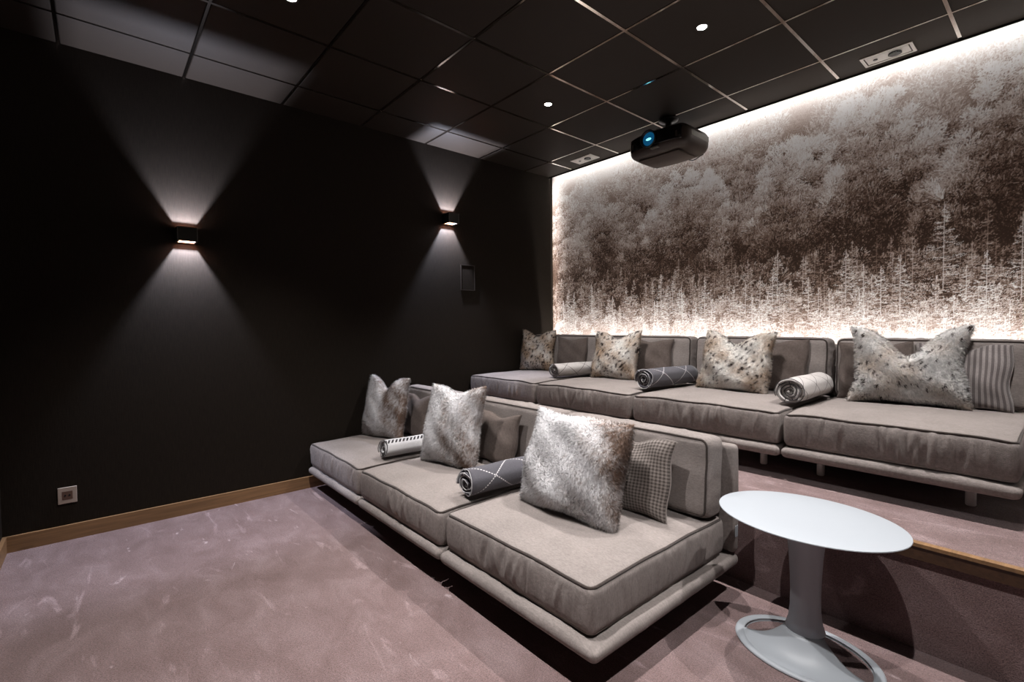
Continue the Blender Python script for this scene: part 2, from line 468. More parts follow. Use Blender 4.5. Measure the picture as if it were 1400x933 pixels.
# ------------------------------------------------------------------ forest mural (flat print, painted into vertex colours)
def paint_mural():
    DX = DZ = .0036
    Z0 = .90
    NX, NZ = int((RX + .06) / DX), int((H + .06 - Z0) / DZ)
    g = np.random.default_rng(5)
    xs = -.05 + (np.arange(NX) + .5) * DX
    zs = Z0 + (np.arange(NZ) + .5) * DZ
    def lowf(sx, sz, n):
        out = np.zeros((NZ, NX))
        for _ in range(n):
            kx, kz = g.normal(0, sx), g.normal(0, sz); ph = g.uniform(0, 2 * PI)
            out += np.cos(kx * xs[None, :] + kz * zs[:, None] + ph)
        return out / math.sqrt(n / 2)
    # misty sky, hazy hillside, darker wood towards the middle
    hx_ = np.array([-.1, .3, .8, 1.2, 1.7, 2.1, 2.6, 3.0, 3.35, 3.7, 4.2, 5.1])
    hz_ = np.array([2.74, 2.78, 2.72, 2.76, 2.80, 2.82, 2.84, 2.84, 2.80, 2.88, 2.85, 2.9])
    hill = np.interp(xs, hx_, hz_) + .02 * np.sin(xs * 9)
    d = hill[None, :] - zs[:, None]
    L = np.where(d < 0, .68, .68 - .36 * np.clip(d / .42, 0, 1) ** .75)
    L = L + .035 * lowf(8, 10, 14)
    L = L + g.normal(0, .03, L.shape)
    def stroke(x, z, dx, dz, val, mixv, n=10):
        t = np.linspace(0, 1, n)
        X = x[:, None] + dx[:, None] * t; Zz = z[:, None] + dz[:, None] * t
        i = np.floor((Zz - Z0) / DZ).astype(int); j = np.floor((X + .05) / DX).astype(int)
        ok = (i >= 0) & (i < NZ) & (j >= 0) & (j < NX)
        V = np.broadcast_to(val[:, None], X.shape)[ok]
        L[i[ok], j[ok]] = L[i[ok], j[ok]] * (1 - mixv) + V * mixv
    def clumps(cx, cz, r, mean, contrast, per, lean, up_=.0):
        """bushes of twigs: arrays of clump centres, radii and mean tone, painted in order"""
        m = len(cx)
        k = np.repeat(np.arange(m), per)
        a = g.uniform(-PI, PI, m * per); q = np.sqrt(g.random(m * per))
        ox, oz = np.sin(a) * q, np.cos(a) * q
        x = cx[k] + ox * r[k]; z = cz[k] + oz * r[k] * .9
        val = mean[k] + contrast[k] * (.95 * oz + .10 * ox) + g.normal(0, .10, m * per)
        ang = np.arctan2(ox * .9, oz + .55) + lean[k] * .7 + g.normal(0, .5, m * per)
        ln = r[k] * g.uniform(.12, .42, m * per)
        stroke(x, z, np.sin(ang) * ln, np.cos(ang) * ln, np.clip(val, .05, .96), .72, 9)
    def crown(cx, zb, w, h, top=.80, low=.16, n=90, haze=0.0, r0=.075, sub=0.0):
        lob = [(g.uniform(-.72, .72), g.uniform(.3, .82), g.uniform(.24, .38)) for _ in range(8)] + [(0, .62, .42), (0, .3, .55)]
        pu, pv, rim = [], [], []
        while len(pu) < n:
            u, v = g.uniform(-1, 1), g.uniform(0, 1.02)
            b = max(1 - math.hypot((u - a) / (r * 1.1), (v - c) / r) for a, c, r in lob)
            if b > 0 and 1 - abs(u) ** 2.4 - max(0, v - .55) ** 2 * 3.2 > 0:
                pu.append(u); pv.append(v); rim.append(min(1, b / .6))
        pu, pv, rim = np.array(pu), np.array(pv), np.array(rim)
        o = np.argsort(-pv + g.normal(0, .16, n) + .25 * rim)
        pu, pv, rim = pu[o], pv[o], rim[o]
        tone = low + (top - low) * np.clip(.02 + .95 * pv ** 1.25 + .22 * (1 - rim) * (pv > .3) - .12 * (rim > .9), 0, 1)
        tone = tone * (1 - haze) + .58 * haze + g.normal(0, .045, n)
        rr = r0 * g.uniform(.6, 1.25, n) * (.75 + .35 * (1 - pv))
        clumps(cx + pu * w, zb + pv * h, rr, tone, .10 + .20 * np.clip(tone, 0, 1) * (1 - haze * .6), 150, pu)
        # rimed twigs spraying out of the top rim
        k = np.where((rim < .45) & (pv > .4))[0]
        k = np.repeat(k, 26)
        a = np.arctan2(pu[k] * w, (pv[k] + .1) * h) + g.normal(0, .45, len(k))
        q = rr[k] * g.uniform(.2, .9, len(k))
        x, z = cx + pu[k] * w + np.sin(a) * q, zb + pv[k] * h + np.cos(a) * q
        l = g.uniform(.012, .045, len(k))
        stroke(x, z, np.sin(a) * l, np.cos(a) * l, np.clip(g.uniform(.55, 1.0, len(k)) * (top / .84), .2, .97), .62 * (1 - .5 * haze), 14)
        # dark boughs low in the crown
        m = 26
        u = g.normal(0, .33, m)
        stroke(cx + u * w, zb + g.uniform(-.05, .25, m) * h, g.normal(0, .03, m), g.uniform(.05, .16, m), g.uniform(.05, .14, m), .5, 40)
    # hazy rows high on the slope
    m = 330
    cx = g.uniform(-.05, RX, m); hz = np.interp(cx, xs, hill)
    cz = hz - g.uniform(-.02, .75, m)
    o = np.argsort(-cz); cx, cz, hz = cx[o], cz[o], hz[o]
    clumps(cx, cz, g.uniform(.05, .11, m), np.clip(.74 - .50 * (hz - cz) + g.normal(0, .04, m), .3, .85), np.full(m, .10), 120, np.zeros(m))
    # back-to-front: centre x, foot z, half width, height
    crown(.22, 1.85, .26, .80, .70, .38, 80, .40)
    crown(1.15, 1.95, .34, .74, .64, .36, 90, .40)
    crown(2.00, 2.05, .34, .62, .62, .36, 80, .35)
    crown(2.62, 1.85, .26, .72, .52, .26, 80, .15)
    crown(3.22, 1.90, .26, .66, .50, .22, 80, .12)
    crown(4.75, 1.4, .5, 1.40, .8, .2, 130)
    crown(.30, 1.45, .20, .72, .58, .16, 70, .06)
    crown(.68, 1.42, .30, 1.00, .66, .12, 110, .03)
    crown(1.12, 1.45, .22, .82, .56, .11, 90, .03)
    crown(1.56, 1.46, .40, 1.10, .86, .13, 190)
    crown(2.02, 1.46, .20, .70, .58, .12, 80)
    crown(2.36, 1.48, .37, 1.06, .84, .13, 190)
    crown(2.92, 1.55, .31, 1.16, .86, .12, 190, r0=.07)
    crown(3.24, 1.42, .22, .74, .52, .10, 80, r0=.07)
    crown(3.62, 1.40, .45, 1.42, .86, .12, 250, r0=.07)
    crown(4.25, 1.3, .4, 1.2, .8, .16, 130)
    # dark hollows under the crowns
    n = 5200
    x = g.uniform(0, RX, n); z = g.normal(1.68, .11, n) + .06 * np.sin(x * 5)
    stroke(x, z, g.normal(0, .02, n), -g.uniform(.01, .07, n), g.uniform(.05, .24, n), .42, 16)
    # low rimed scrub between the firs
    def scrub(z0, z1, m, lo, hi):
        cx = g.uniform(-.05, RX, m); cz = g.uniform(z0, z1, m)
        o = np.argsort(-cz); cx, cz = cx[o], cz[o]
        clumps(cx, cz, g.uniform(.03, .07, m), g.uniform(lo, hi, m), np.full(m, .22), 90, np.zeros(m))
    def fir(cx, zb, h, val):
        m = int(h / .010)
        t = np.repeat(np.linspace(.05, 1, m), 2) + g.normal(0, .01, 2 * m)
        sg = np.tile([-1.0, 1.0], m)
        ln = np.clip(1 - t, 0, 1) ** .9 * h * .25 * g.uniform(.25, 1.25, 2 * m) + .004
        x = np.full(2 * m, cx) + g.normal(0, .004, 2 * m); z = zb + t * h
        v = np.clip(val * g.uniform(.45, 1.2, 2 * m), 0, .98)
        stroke(x, z - .008, sg * ln, -ln * .2, v * .4, .5, 12)
        stroke(x, z, sg * ln, ln * g.uniform(-.5, .25, 2 * m), v, .72, 12)
        stroke(x + sg * ln * .6, z, sg * ln * .3, g.uniform(.004, .014, 2 * m), v, .6, 6)
        stroke(np.array([cx]), np.array([zb + h * .3]), np.array([0.0]), np.array([h * .74]), np.array([min(.98, val * 1.05)]), .6, int(h / DZ * 1.5))
    scrub(1.52, 1.70, 120, .20, .44)
    for z0, z1, cnt, h0, h1, val, sc in ((1.54, 1.68, 60, .16, .34, .50, (.22, .50)), (1.40, 1.54, 75, .18, .36, .60, (.30, .58)), (1.28, 1.42, 85, .18, .36, .72, (.40, .70)), (1.14, 1.28, 90, .16, .34, .84, (.5, .8)), (1.0, 1.12, 60, .16, .28, .9, (.6, .9))):
        scrub(z0 - .06, z1, 130, *sc)
        for _ in range(cnt):
            hh = g.uniform(h0, h1)
            fir(g.uniform(-.02, RX), g.uniform(z0, z1) - hh * .4, hh, val * g.uniform(.7, 1.15))
    for cx_, zb, h in ((3.29, 1.22, .72), (2.78, 1.22, .5), (2.34, 1.25, .52), (1.34, 1.22, .46), (3.08, 1.15, .5), (.52, 1.25, .4), (1.76, 1.2, .42), (3.62, 1.2, .62), (2.55, 1.15, .4), (.2, 1.2, .42), (3.48, 1.15, .48), (2.98, 1.15, .44), (.95, 1.2, .4), (2.1, 1.15, .4)):
        fir(cx_, zb, h, .80)
    L[:] = (L - .5) * 1.75 + .47
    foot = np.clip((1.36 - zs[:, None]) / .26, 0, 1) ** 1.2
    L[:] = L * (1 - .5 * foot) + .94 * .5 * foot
    # left end thins into mist
    return np.clip(L, .02, .98), xs, zs

def build_mural():
    L, xs, zs = paint_mural()
    gxm = np.concatenate([np.arange(-.049, 1.6, .0052), np.arange(1.6, 3.9, .0036), np.arange(3.9, RX + .001, .012)])
    gzm = np.arange(.95, H + .052, .0042)
    ii = np.clip(np.searchsorted(zs, gzm), 0, len(zs) - 1); jj = np.clip(np.searchsorted(xs, gxm), 0, len(xs) - 1)
    Lg = L[np.ix_(ii, jj)]
    lum = np.array([0, .15, .35, .55, .75, 1.0])
    cols = np.array([srgb(58, 43, 34)[:3], srgb(104, 82, 70)[:3], srgb(166, 144, 131)[:3], srgb(210, 195, 187)[:3], srgb(233, 227, 222)[:3], srgb(250, 249, 248)[:3]])
    C = np.stack([np.interp(Lg, lum, cols[:, k]) for k in range(3)], -1).reshape(-1, 3)
    nz, nx = len(gzm), len(gxm)
    Xg, Zg = np.meshgrid(gxm, gzm)
    V = np.stack([Xg, np.zeros_like(Xg), Zg], -1).reshape(-1, 3)
    i, j = np.meshgrid(np.arange(nz - 1), np.arange(nx - 1), indexing='ij')
    F = np.stack([i * nx + j, i * nx + j + 1, (i + 1) * nx + j + 1, (i + 1) * nx + j], -1).reshape(-1, 4)
    root = thing('forest_mural', 'sepia forest mural of frosted trees covering the rear wall', 'mural', (0, .05, 0))
    mk('printed_sheet', V, F, M['mural'], root, False, vcol=C)
    MB().box(-.048, RX, .0006, .0115, .42, H + .055).build('backing_board', M['dim'], root)
build_mural()

def led(name, label, box, k=1.0):
    m = M['led'].copy(); m.node_tree.nodes['Principled BSDF'].inputs['Emission Strength'].default_value = LED_S * k
    return tag(MB().box(*box).build(name, m), label, 'light strip', 'hidden strips around the mural')
led('led_strip', 'light strip hidden in the ceiling slot above the forest mural', (.0, RX - .02, -.046, -.026, H + .050, H + .0585), .36)
led('led_strip', 'upright light strip hidden in the wall corner left of the mural', (-.047, -.040, -.028, -.010, .95, H - .05), .40)
led('led_strip', 'light strip hidden behind the rear sofas below the mural', (.02, RX - .05, -.130, -.100, .80, .808), 1.45)
tag(MB().box(.02, RX - .05, -.140, .049, .785, .7995).build('led_ledge', M['void']), 'slim black ledge carrying the light strip behind the rear sofas', 'ledge')

# ------------------------------------------------------------------ ceiling downlights
def spot(name, parent, loc, power, size, blend, radius, color, rot=(0, 0, 0)):
    d = bpy.data.lights.new(name, 'SPOT')
    d.energy = power; d.spot_size = size; d.spot_blend = blend; d.shadow_soft_size = radius; d.color = color
    o = bpy.data.objects.new(name, d); o.location = loc; o.rotation_euler = rot
    return link(o, parent)

DL = [(1.25, -1.31, 'small round ceiling downlight glowing left of the projector'),
      (2.45, -1.31, 'small round ceiling downlight glowing in front of the projector, nearest the top edge'),
      (1.25, -3.11, 'ceiling downlight cut by the top edge above the left sconce'),
      (2.45, -3.11, 'ceiling downlight out of view above the front sofa corner'),
      (3.65, -1.31, 'ceiling downlight out of view above the white table'),
      (3.65, -3.11, 'ceiling downlight out of view above the camera')]
for x, y, lab in DL:
    t = thing('ceiling_downlight', lab, 'downlight', (x, y, H), group='ceiling downlights')
    a = MB().lathe([(.026, .012), (.026, -.001), (.034, -.003), (.037, -.001), (.037, .004)], 24).build('trim_ring', M['black'], t, True)
    MB().lathe([(.0255, .004), (.0255, -.0005), (.018, -.0025), (0, -.003)], 24).build('lens', M['lamp'], t, True)
    spot('downlight_beam', t, (0, 0, -.012), DOWN_W, math.radians(95), 1.0, .016, (1.0, .965, .945))

# ------------------------------------------------------------------ wall sconces
def sconce(y, z, label):
    t = thing('wall_sconce', label, 'wall lamp', (0, y, z), group='cube wall sconces')
    hw, hh, th = .055, .045, .011
    MB().box(.001, .02, -hw, hw, -hh, hh).build('back_plate', M['bronze'], t)
    MB().box(.10, .112, -hw, hw, -hh, hh).build('front_plate', M['bronze'], t)
    for s in (-1, 1):
        MB().box(.02, .10, s * (hw - th / 2) - th / 2, s * (hw - th / 2) + th / 2, -hh, hh).build('side_plate', M['bronze'], t)
        MB().box(.020, .0215, -hw + th, hw - th, min(0, s * hh), max(0, s * hh)).build('copper_lining', M['copper'], t)
    MB().box(.0985, .0999, -hw + th, hw - th, -hh + .001, hh - .001).build('copper_lining', M['copper'], t)
    for s in (-1, 1):
        MB().box(.112, .1135, s * .053 - .0018, s * .053 + .0018, -hh, hh).build('edge_strip', M['dimmetal'], t)
    spot('sconce_beam', t, (.058, 0, -.036), SCONCE_W, math.radians(140), .6, .008, (.76, .81, 1.0), (PI, 0, 0))
    spot('sconce_beam', t, (.058, 0, .036), SCONCE_W, math.radians(140), .6, .008, (.76, .81, 1.0), (0, 0, 0))
sconce(-3.43, 1.836, 'black cube wall sconce throwing light up and down, nearer the left edge')
sconce(-1.39, 2.222, 'black cube wall sconce above the faint wall panel near the mural corner')

# ------------------------------------------------------------------ socket and wall panel
t = thing('wall_socket', 'square grey wall socket just above the oak skirting', 'socket', (0, -4.041, .262))
MB().box(0.0005, .008, -.042, .042, -.048, .048, .003).build('cover_plate', M['socketm'], t)
MB().box(.0085, .010, -.023, .023, -.024, .024, .001).build('socket_insert', M['socketd'], t)
for s in (-1, 1):
    MB().lathe([(.005, 0), (.005, .0015), (0, .0015)], 10, (.0102, s * .0095, 0), axis='x').build('pin_hole', M['void'], t)
t = thing('wall_panel', 'faint dark rectangular panel on the wall below the farther sconce', 'panel', (0, -1.165, 1.70))
MB().box(.0005, .006, -.075, .075, -.115, .115, .002).build('panel_plate', M['wall'], t)
fr = MB()
for a in ((-.082, .082, .115, .122), (-.082, .082, -.122, -.115), (-.082, -.075, -.115, .115), (.075, .082, -.115, .115)):
    fr.box(.0005, .010, a[0], a[1], a[2], a[3])
fr.build('panel_frame', M['dim'], t)

# ------------------------------------------------------------------ ceiling fixtures by the mural
def fixture(cx, cy, label):
    t = thing('ceiling_fixture', label, 'ceiling fixture', (cx, cy, H), group='recessed rectangular ceiling fixtures')
    w, d, b = .128, .072, .016
    f = MB()
    f.box(-w, w, -d, -d + b, -.006, 0).box(-w, w, d - b, d, -.006, 0).box(-w, -w + b, -d + b, d - b, -.006, 0).box(w - b, w, -d + b, d - b, -.006, 0)
    f.build('frame', M['chrome'], t)
    MB().box(-w + b + .006, w - b - .006, -d + b + .006, d - b - .006, -.0045, -.0005).build('face_plate', M['chrome'], t)
    MB().lathe([(.034, -.005), (.034, -.011), (.026, -.013), (0, -.009)], 20, (.035, .0, 0)).build('swivel_lamp', M['blackgloss'], t, True)
    MB().lathe([(.012, -.005), (.012, -.008), (0, -.008)], 14, (-.062, 0, 0)).build('sensor', M['black'], t, True)
fixture(3.045, -.18, 'rectangular recessed ceiling fixture at the upper right above the mural')
fixture(.65, -.205, 'rectangular recessed ceiling fixture left of the projector by the corner')

# ------------------------------------------------------------------ projector
def projector():
    t = thing('projector', 'black ceiling-mounted projector with a glowing blue lens', 'projector', (1.675, -.40, H))
    zc = -.215
    V, F = rbox(.262, .212, .088, .070, 16, 14, 6)
    k = np.clip(-V[:, 1] / .212, 0, 1)
    V[:, 1] += .06 * (np.abs(V[:, 0]) / .262) ** 3 * k           # front corners swept back
    V[:, 2] -= .016 * (1 - (V[:, 0] / .262) ** 2) * (V[:, 2] < 0)  # underside slightly domed
    V[:, 2] += .020 * np.clip(-V[:, 2] / .088, 0, 1) * np.clip(-V[:, 1] / .212, 0, 1) ** 2
    V[:, 2] += zc
    mk('body', V, F, M['projbody'], t)
    V, F = rbox(.175, .13, .006, .005, 4, 4, 2)
    V[:, 2] += zc - .1015; mk('underside_panel', V, F, M['taupeplastic'], t)
    V, F = rbox(.225, .014, .052, .012, 12, 2, 4)
    V[:, 1] += -.203 + .045 * (np.abs(V[:, 0]) / .225) ** 2.8; V[:, 2] += zc + .010
    mk('front_panel', V, F, M['blackgloss'], t)
    lx, lz = -.025, zc + .012
    MB().lathe([(.050, 0), (.066, .004), (.068, .026), (.062, .030), (.056, .022), (.050, .010)], 32, (lx, -.206, lz), axis='y').build('lens_ring', M['black'], t, True)
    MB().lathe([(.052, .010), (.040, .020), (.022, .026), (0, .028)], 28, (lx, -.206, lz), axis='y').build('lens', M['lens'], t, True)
    MB().lathe([(.017, .0), (.012, .004), (0, .005)], 16, (lx + .008, -.232, lz - .008), axis='y', sx=1.4, sy=.6).build('lens_glint', M['lensglint'], t, True)
    V, F = rbox(.034, .018, .007, .004, 2, 2, 2)
    V += np.array([lx + .045, -.205, zc - .062]); mk('lens_shift_tab', V, F, M['dimmetal'], t)
    V, F = rbox(.004, .13, .022, .003, 2, 6, 3)
    V += np.array([.2605, .03, zc + .012]); mk('side_vent', V, F, M['dimmetal'], t)
    MB().lathe([(.075, 0), (.075, -.012), (.05, -.02), (.026, -.03), (.026, -.10), (.05, -.105), (.05, -.118)], 24, (0, .02, 0)).build('mount_pole', M['black'], t, True)
    MB().box(-.11, .11, -.06, .10, -.130, -.116, .004).build('mount_bracket', M['black'], t)
    MB().tube([(.10 + .03 * i, .16, zc - .100 - .012 * math.sin(i * 1.2)) for i in range(5)], .004, 6).build('cable', M['black'], t, True)
projector()

# ------------------------------------------------------------------ sofas
def cushion(name, W, D, T, parent, loc, rot=(0, 0, 0), crown=.018, bulge=.012, wrinkle=.004, seed=0, r=.03, pipe=True, lowpipe=False, nx=64, ny=48, nz=9, pin=0.0, wcount=26, mat=None):
    g = np.random.default_rng(seed)
    hx, hy, hz = W / 2, D / 2, T / 2
    V, F = rbox(hx, hy, hz, r, nx, ny, nz)
    wk = {}
    for s in ('x-', 'x+', 'y-', 'y+'):
        n = g.integers(wcount - 6, wcount + 6)
        L = hx if s[0] == 'y' else hy
        cen = np.concatenate([g.uniform(-L * .92, L * .92, n // 2), g.normal(g.uniform(-.4, .4) * L, L * .22, n - n // 2)])
        wk[s] = (cen, g.uniform(.35, 1, n) * g.choice([1, 1, -1], n), g.uniform(.005, .012, n), g.normal(0, .16, n), g.uniform(-.6, .7, n))
    ph = g.uniform(0, 6, 8)
    def wr(s, a, w):
        cen, amp, wid, sl, zc = wk[s]
        z = w * hz
        e = np.exp(-((a[:, None] - cen - sl * z[:, None]) / wid) ** 2) * amp * np.exp(-((w[:, None] - zc) / .75) ** 2)
        return e.sum(1)
    def deform(P):
        P = P.copy()
        u, v, w = P[:, 0] / hx, P[:, 1] / hy, P[:, 2] / hz
        wt = np.clip(w, 0, 1)
        cr = crown * (1 - np.abs(u) ** 3) * (1 - np.abs(v) ** 3)
        wav = .0016 * (np.sin(u * 4.1 + ph[0]) * np.cos(v * 3.3 + ph[1]) + .7 * np.sin(u * 7.7 + v * 5 + ph[2]))
        P[:, 2] += wt * (cr + wav) - wt * .010 * (np.abs(u * v)) ** 6
        # cover slightly slack along the edges
        P[:, 2] += wt * .0018 * np.sin(u * 9 + ph[3]) * np.abs(v) ** 4 + wt * .0018 * np.sin(v * 9 + ph[4]) * np.abs(u) ** 4
        bl = bulge * (1 - w ** 2)
        P[:, 0] += bl * u * (1 - .5 * v ** 4); P[:, 1] += bl * v * (1 - .5 * u ** 4)
        env = np.clip(1 - w ** 4, 0, 1)
        for ax, s, c, a in ((1, -1, v, 0), (1, 1, v, 0), (0, -1, u, 1), (0, 1, u, 1)):
            m = np.clip((s * c - .90) / .08, 0, 1) * env
            k = ('y' if ax == 1 else 'x') + ('-' if s < 0 else '+')
            idx = m > 0
            if idx.any():
                P[idx, ax] += s * wrinkle * m[idx] * wr(k, P[idx, a], w[idx])
        return P
    V2 = deform(V)
    root = mk(name, V2, F, mat or M['sofa'], parent, True, loc=loc, rot=rot)
    def loop(zz, off):
        pts = []
        c45 = r * (1 - math.sqrt(.5))
        ex, ey, ez = hx - c45, hy - c45, zz * (hz - c45)
        rr = r
        path = []
        for (cx, cy, a0) in ((ex - rr, ey - rr, 0), (-(ex - rr), ey - rr, PI / 2), (-(ex - rr), -(ey - rr), PI), (ex - rr, -(ey - rr), 1.5 * PI)):
            for k in range(5):
                a = a0 + PI / 2 * k / 4
                path.append((cx + rr * math.cos(a), cy + rr * math.sin(a)))
        full = []
        for i in range(len(path)):
            p, q = path[i], path[(i + 1) % len(path)]
            n = max(1, int(math.dist(p, q) / .03))
            for k in range(n): full.append((p[0] + (q[0] - p[0]) * k / n, p[1] + (q[1] - p[1]) * k / n, ez))
        P = deform(np.array(full))
        return P
    if pipe:
        MB().tube(loop(1, 0), .0058, 6, True).build('piping', M['pipe'], root, True)
    if lowpipe:
        MB().tube(loop(-1, 0), .0045, 6, True).build('lower_piping', M['sofa'], root, True)
    return root

def sofa_module(x0, x1, yf, z0, seed, label, group, backw=None, insl=.0, insr=.0, tagged=False, lip=.016, backx=None):
    """x0..x1 plan width, yf front edge of the base, z0 floor under it"""
    W, D = x1 - x0, 1.035
    t = thing('sofa_module', label, 'sofa', ((x0 + x1) / 2, yf + D / 2, z0), group=group)
    cushion('base_frame', W - .008, D, .062, t, (0, 0, .147), crown=0, bulge=.004, wrinkle=.0018, seed=seed + 1, r=.026, pipe=False, nx=44, ny=30, nz=2)
    cushion('back_frame', W - .010, .052, .50, t, (0, D / 2 - .026, .43), crown=0, bulge=.003, wrinkle=.0, seed=seed + 2, r=.024, pipe=False, nx=20, ny=2, nz=12)
    sw = W - insl - insr - .024
    cushion('seat_cushion', sw, D - .070 - lip, .175, t, ((insl - insr) / 2, -.035 + lip / 2, .267), crown=.014, bulge=.008, wrinkle=.0085, seed=seed + 3, r=.026, lowpipe=True, nx=110, ny=80, wcount=34)
    bw = backw or sw - .02
    bx = backx if backx is not None else (insl - insr) / 2
    cushion('back_cushion', bw, .352, .150, t, (bx, D / 2 - .052 - .088, .542), rot=(PI / 2 - .06, 0, 0), crown=.016, bulge=.012, wrinkle=.006, seed=seed + 4, r=.030, nx=44, ny=24, nz=8, wcount=14)
    for sx in (-1, 1):
        for sy in (-1, 1):
            lx = sx * (W / 2 - (.12 if sx < 0 else .17)); ly = sy * (D / 2 - .24)
            MB().lathe([(.016, 0), (.019, .004), (.019, .117)], 16, (lx, ly, .0005)).build('leg', M['leg'], t, True)
    if tagged:
        o = MB().box(W / 2 - .004, W / 2 - .0015, D / 2 - .045, D / 2 - .022, .26, .31)
        o.build('care_tag', M['white'], t)
    return t

GF, GB = 'front row sofa modules', 'rear row sofa modules on the platform'
YF, YB = -2.692, -1.185
sofa_module(.030, .945, YF, 0, 10, 'taupe linen sofa module of the front row against the dark wall', GF, insl=0, insr=0)
sofa_module(.948, 1.885, YF, 0, 20, 'taupe linen middle sofa module of the front row', GF)
sofa_module(1.888, 2.832, YF, 0, 30, 'taupe linen sofa module of the front row beside the white table', GF, insr=.032, tagged=True, lip=.034)
sofa_module(.020, .938, YB, ZP, 40, 'taupe linen sofa module of the rear row against the dark wall', GB)
sofa_module(.941, 1.878, YB, ZP, 50, 'taupe linen sofa module of the rear row, second from the dark wall', GB)
sofa_module(1.881, 2.818, YB, ZP, 60, 'taupe linen sofa module of the rear row, third from the dark wall', GB)
sofa_module(2.821, 3.700, YB, ZP, 70, 'taupe linen sofa module of the rear row at the right edge', GB)

# ------------------------------------------------------------------ pillows
def pillow_pts(W, Hh, T, n, seed, chop=0.0, concave=.10, lump=.01, ear=0.0):
    g = np.random.default_rng(seed)
    ph = g.uniform(0, 6.28, 12)
    t = np.sin(np.linspace(-PI / 2, PI / 2, n))
    t = .55 * t + .45 * np.linspace(-1, 1, n)
    u, v = np.meshgrid(t, t)
    u = u.ravel(); v = v.ravel()
    def surf(side):
        cu = concave * (1 - v ** 2) * u ** 2; cv = concave * (1 - u ** 2) * v ** 2
        x = W / 2 * u * (1 - cu); z = Hh / 2 * v * (1 - cv)
        th = T / 2 * np.clip((1 - u ** 2) * (1 - v ** 2), 0, 1) ** .42
        th = th * (1 - .15 * (v + .2))
        groove = np.exp(-(u / .26) ** 2) * np.clip((v + .1) / 1.1, 0, 1)
        if chop:
            z = z - chop * np.exp(-(u / .42) ** 2) * np.clip((v + 1) / 2, 0, 1) ** 1.6
            x = x * (1 - .35 * chop * (1 - u ** 2) * np.clip(v, 0, 1))
            th = th * (1 - 2.2 * chop * groove)
        y = -side * th
        fade = np.clip((1 - u ** 2) * (1 - v ** 2) * 3, 0, 1)
        y = y + fade * lump * side * (np.sin(3.1 * u + ph[0]) * np.sin(2.7 * v + ph[1]) + .6 * np.sin(6.2 * u + 3 * v + ph[2]) * np.sin(5.2 * v + ph[3]))
        x = x + .006 * np.sin(5 * v + ph[4]) * np.abs(u) ** 2; z = z + .006 * np.sin(5 * u + ph[5]) * np.abs(v) ** 2
        y = y + ear * (np.abs(u * v)) ** 3 * np.sign(v)
        return np.stack([x, y, z + Hh / 2], 1)
    A, B = surf(1), surf(-1)
    idx = np.arange(n * n).reshape(n, n)
    edge = np.zeros((n, n), bool); edge[0, :] = edge[-1, :] = edge[:, 0] = edge[:, -1] = True
    A[edge.ravel()] = (A[edge.ravel()] + B[edge.ravel()]) / 2
    bi = np.where(edge, idx, -1)
    inner = ~edge
    bi[inner] = n * n + np.arange(inner.sum())
    V = np.concatenate([A, B[inner.ravel()]])
    UV = np.stack([(u + 1) / 2, (v + 1) / 2], 1)
    UV = np.concatenate([UV, UV[inner.ravel()]])
    q = lambda I: np.stack([I[:-1, :-1], I[:-1, 1:], I[1:, 1:], I[1:, :-1]], -1).reshape(-1, 4)
    F = np.concatenate([q(idx), q(bi)[:, ::-1]])
    return V, F, UV

def fur_on(V, F, n, length, colf, seed, parent, width=.0016):
    g = np.random.default_rng(seed)
    a, b, c, d = (V[F[:, k]] for k in range(4))
    nr = np.cross(c - a, d - b)
    ar = np.linalg.norm(nr, axis=1); nr = nr / np.maximum(ar, 1e-9)[:, None]
    fi = g.choice(len(F), n, p=ar / ar.sum())
    s, t = g.random(n)[:, None], g.random(n)[:, None]
    P = a[fi] * (1 - s) * (1 - t) + b[fi] * s * (1 - t) + c[fi] * s * t + d[fi] * (1 - s) * t
    N = nr[fi]
    ph = g.uniform(0, 6.28, 9)
    # combing field: downwards with swirls, clumped
    cx = np.sin(9 * P[:, 2] + ph[0]) * .5 + .4 * np.sin(17 * P[:, 0] + 11 * P[:, 2] + ph[1])
    comb = np.stack([cx, np.zeros(n), -.55 + .5 * np.sin(13 * P[:, 0] + ph[2]) * np.sin(11 * P[:, 2] + ph[3])], 1)
    Dr = N * .62 + comb * .62 + g.normal(0, .26, (n, 3))
    Dr /= np.linalg.norm(Dr, axis=1)[:, None]
    Ln = length * g.uniform(.55, 1.25, n)[:, None]
    side = np.cross(Dr, N + g.normal(0, .3, (n, 3))); side /= np.maximum(np.linalg.norm(side, axis=1), 1e-6)[:, None]
    flip = np.einsum('ij,ij->i', np.cross(side, Dr), N) < 0
    side[flip] *= -1
    w = width * g.uniform(.7, 1.3, n)[:, None]
    mid = P + (N * .35 + Dr * .65) * Ln * .55
    tip = P + Dr * Ln - np.array([0, 0, .12]) * Ln
    VV = np.stack([P - side * w * .5 - N * .002, P + side * w * .5 - N * .002, mid - side * w * .45, mid + side * w * .45, tip], 1).reshape(-1, 3)
    o = np.arange(n)[:, None] * 5
    T = np.concatenate([o + [0, 1, 3], o + [0, 3, 2], o + [2, 3, 4]], 1).reshape(-1, 3)
    col_r, col_t = colf(P, N, g)
    C = np.stack([col_r, col_r, (col_r + col_t) / 2, (col_r + col_t) / 2, col_t], 1).reshape(-1, 3)
    f = mk('fur', VV, T, M['fur'], parent, True, vcol=C)
    nn = N * 1.0 + Dr * .35 + g.normal(0, .16, (n, 3)); nn /= np.linalg.norm(nn, axis=1)[:, None]
    f.data.normals_split_custom_set_from_vertices(np.repeat(nn, 5, axis=0).astype(np.float32))
    f['kind'] = 'stuff'
    return f

def lerp(a, b, f):
    return a + (b - a) * f[:, None]

